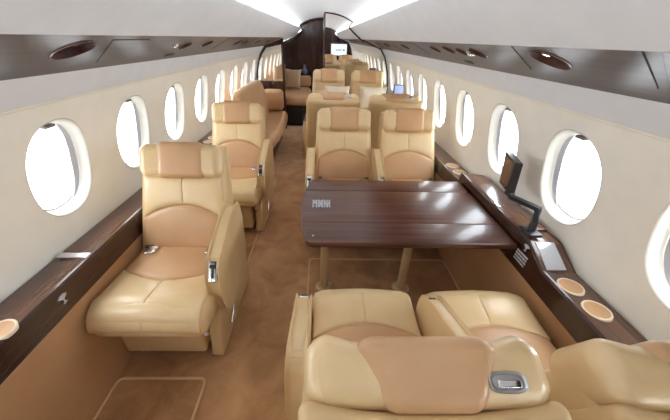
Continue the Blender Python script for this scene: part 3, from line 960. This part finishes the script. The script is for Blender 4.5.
# ------------------------------------------------------------------ forward lounge seen through the gangway
t = thing('lounge_seat', 'rounded tan leather lounge seat beyond the gangway', 'sofa', (-.56, 6.1, 0))
inv = -Vector(t.location)
def lch(name, fn, mat):
    m = MB(); fn(m); m.v = [tuple(Vector(p)+inv) for p in m.v]; return obj(name, m, mat, t)
lch('base', lambda m: m.rbox((-.60, 6.08, .185), (.22, .42, .185), .02), M['gap'])  # near-black block, the shadow under the seat put into its colour
def ls(m):
    def fn(x, y, z):
        q = (y-6.06)/.5
        if x > -.5: x += .03*(1-q*q)
        return (x, y, z)
    m.rbox((-.56, 6.06, .475), (.30, .50, .105), .09, fn, 5, 6)
lch('seat_cushion', ls, M['tan'])
lch('backrest', lambda m: m.rbox((-.80, 6.06, .77), (.06, .50, .25), .05, lambda x, y, z: (x-.06*(z-.5), y, z)), M['tan'])
lch('armrest', lambda m: m.rbox((-.46, 6.56, .68), (.20, .07, .10), .045), M['tan'])
p = pillow((-.60, 6.08, .585), .34, .36, .13, math.radians(14), M['pillow_stripe'], 'taupe square pillow on the lounge seat beyond the gangway', PI-.35)
t = thing('side_cabinet', 'low dark wood cabinet against the far wall under the vase', 'cabinet', (-.45, 6.82, 0))
m = MB(); m.rbox((0, 0, .385), (.38, .165, .375), .01); o = obj('body', m, M['wood_dark'], t)
m = MB(); m.rbox((0, -.005, .765), (.40, .172, .0145), .006); obj('top', m, M['wood_dark'], t)
m = MB(); m.rbox((-.19, -.168, .39), (.17, .006, .33), .004); d = obj('door', m, M['wood_dark'], t)
m = MB(); m.rbox((-.05, -.178, .45), (.008, .008, .04), .004); obj('knob', m, M['steel'], d)
m = MB(); m.rbox((.19, -.168, .39), (.17, .006, .33), .004); d = obj('door', m, M['wood_dark'], t)
m = MB(); m.rbox((.05, -.178, .45), (.008, .008, .04), .004); obj('knob', m, M['steel'], d)
m = MB(); m.lathe((0,0,0), [(.032,0),(.052,.015),(.062,.055),(.052,.095),(.026,.12),(.022,.155),(.032,.185),(.028,.185),(.016,.155),(.0001,.15)], 24)
o = obj('vase', m, M['vase']); o.location = (-.395, 6.78, .7797); tag(o, 'smoky blue bottle-shaped vase on the far dark cabinet', 'vase')

# ------------------------------------------------------------------ world, window portals, camera
w = bpy.data.worlds.new('daylight'); SC.world = w; w.use_nodes = True
nt = w.node_tree; bg = nt.nodes['Background']
tc = N(nt, 'ShaderNodeTexCoord'); no = N(nt, 'ShaderNodeTexNoise', Scale=3.0, Detail=3.0)
nt.links.new(tc.outputs['Generated'], no.inputs['Vector'])
nt.links.new(ramp(nt, no.outputs['Fac'], [(.35, (.88,.95,1.0,1)), (.65, (.95,.99,1,1))]), bg.inputs['Color'])
WORLD = 10.0
bg.inputs['Strength'].default_value = WORLD
for sd in (-1, 1):
    for yc in wy:
        l = bpy.data.lights.new('window_portal', 'AREA'); l.shape = 'ELLIPSE'; l.size = .30; l.size_y = .38
        l.cycles.is_portal = True
        o = bpy.data.objects.new('window_portal', l); COL.objects.link(o)
        o.location = (CX+sd*(halfw(W_Z)+.075), yc, W_Z)
        tlt = Vector((-sd, 0, -.16 * 1.0)).normalized()
        # light looks along its -Z into the cabin; x axis along the cabin
        z = -tlt; x = Vector((0,1,0)); y = z.cross(x)
        o.matrix_world = Matrix.Translation(o.location) @ Matrix((x, y, z)).transposed().to_4x4()

cam = bpy.data.cameras.new('camera'); co = bpy.data.objects.new('camera', cam); COL.objects.link(co)
p_, y_, r_ = .525, .024, .026
fw = Vector((math.sin(y_)*math.cos(p_), math.cos(y_)*math.cos(p_), -math.sin(p_)))
rt_ = Vector((math.cos(y_), -math.sin(y_), 0)); up = rt_.cross(fw)
r2 = rt_*math.cos(r_)+up*math.sin(r_); u2 = up*math.cos(r_)-rt_*math.sin(r_)
co.matrix_world = Matrix.Translation((0,0,1.45)) @ Matrix((r2, u2, -fw)).transposed().to_4x4()
cam.sensor_width = 36; cam.lens = 297*36/670; cam.shift_x = 7/670; cam.clip_start = .01
SC.camera = co
SC.view_settings.view_transform = 'Standard'; SC.view_settings.look = 'None'
SC.view_settings.gamma = 1; SC.view_settings.use_curve_mapping = False
SC.view_settings.exposure = 0.15
SC.cycles.use_denoising = True
SC.cycles.max_bounces = 10; SC.cycles.diffuse_bounces = 6; SC.cycles.glossy_bounces = 4; SC.cycles.transparent_max_bounces = 8
SC.cycles.sample_clamp_indirect = 6.0
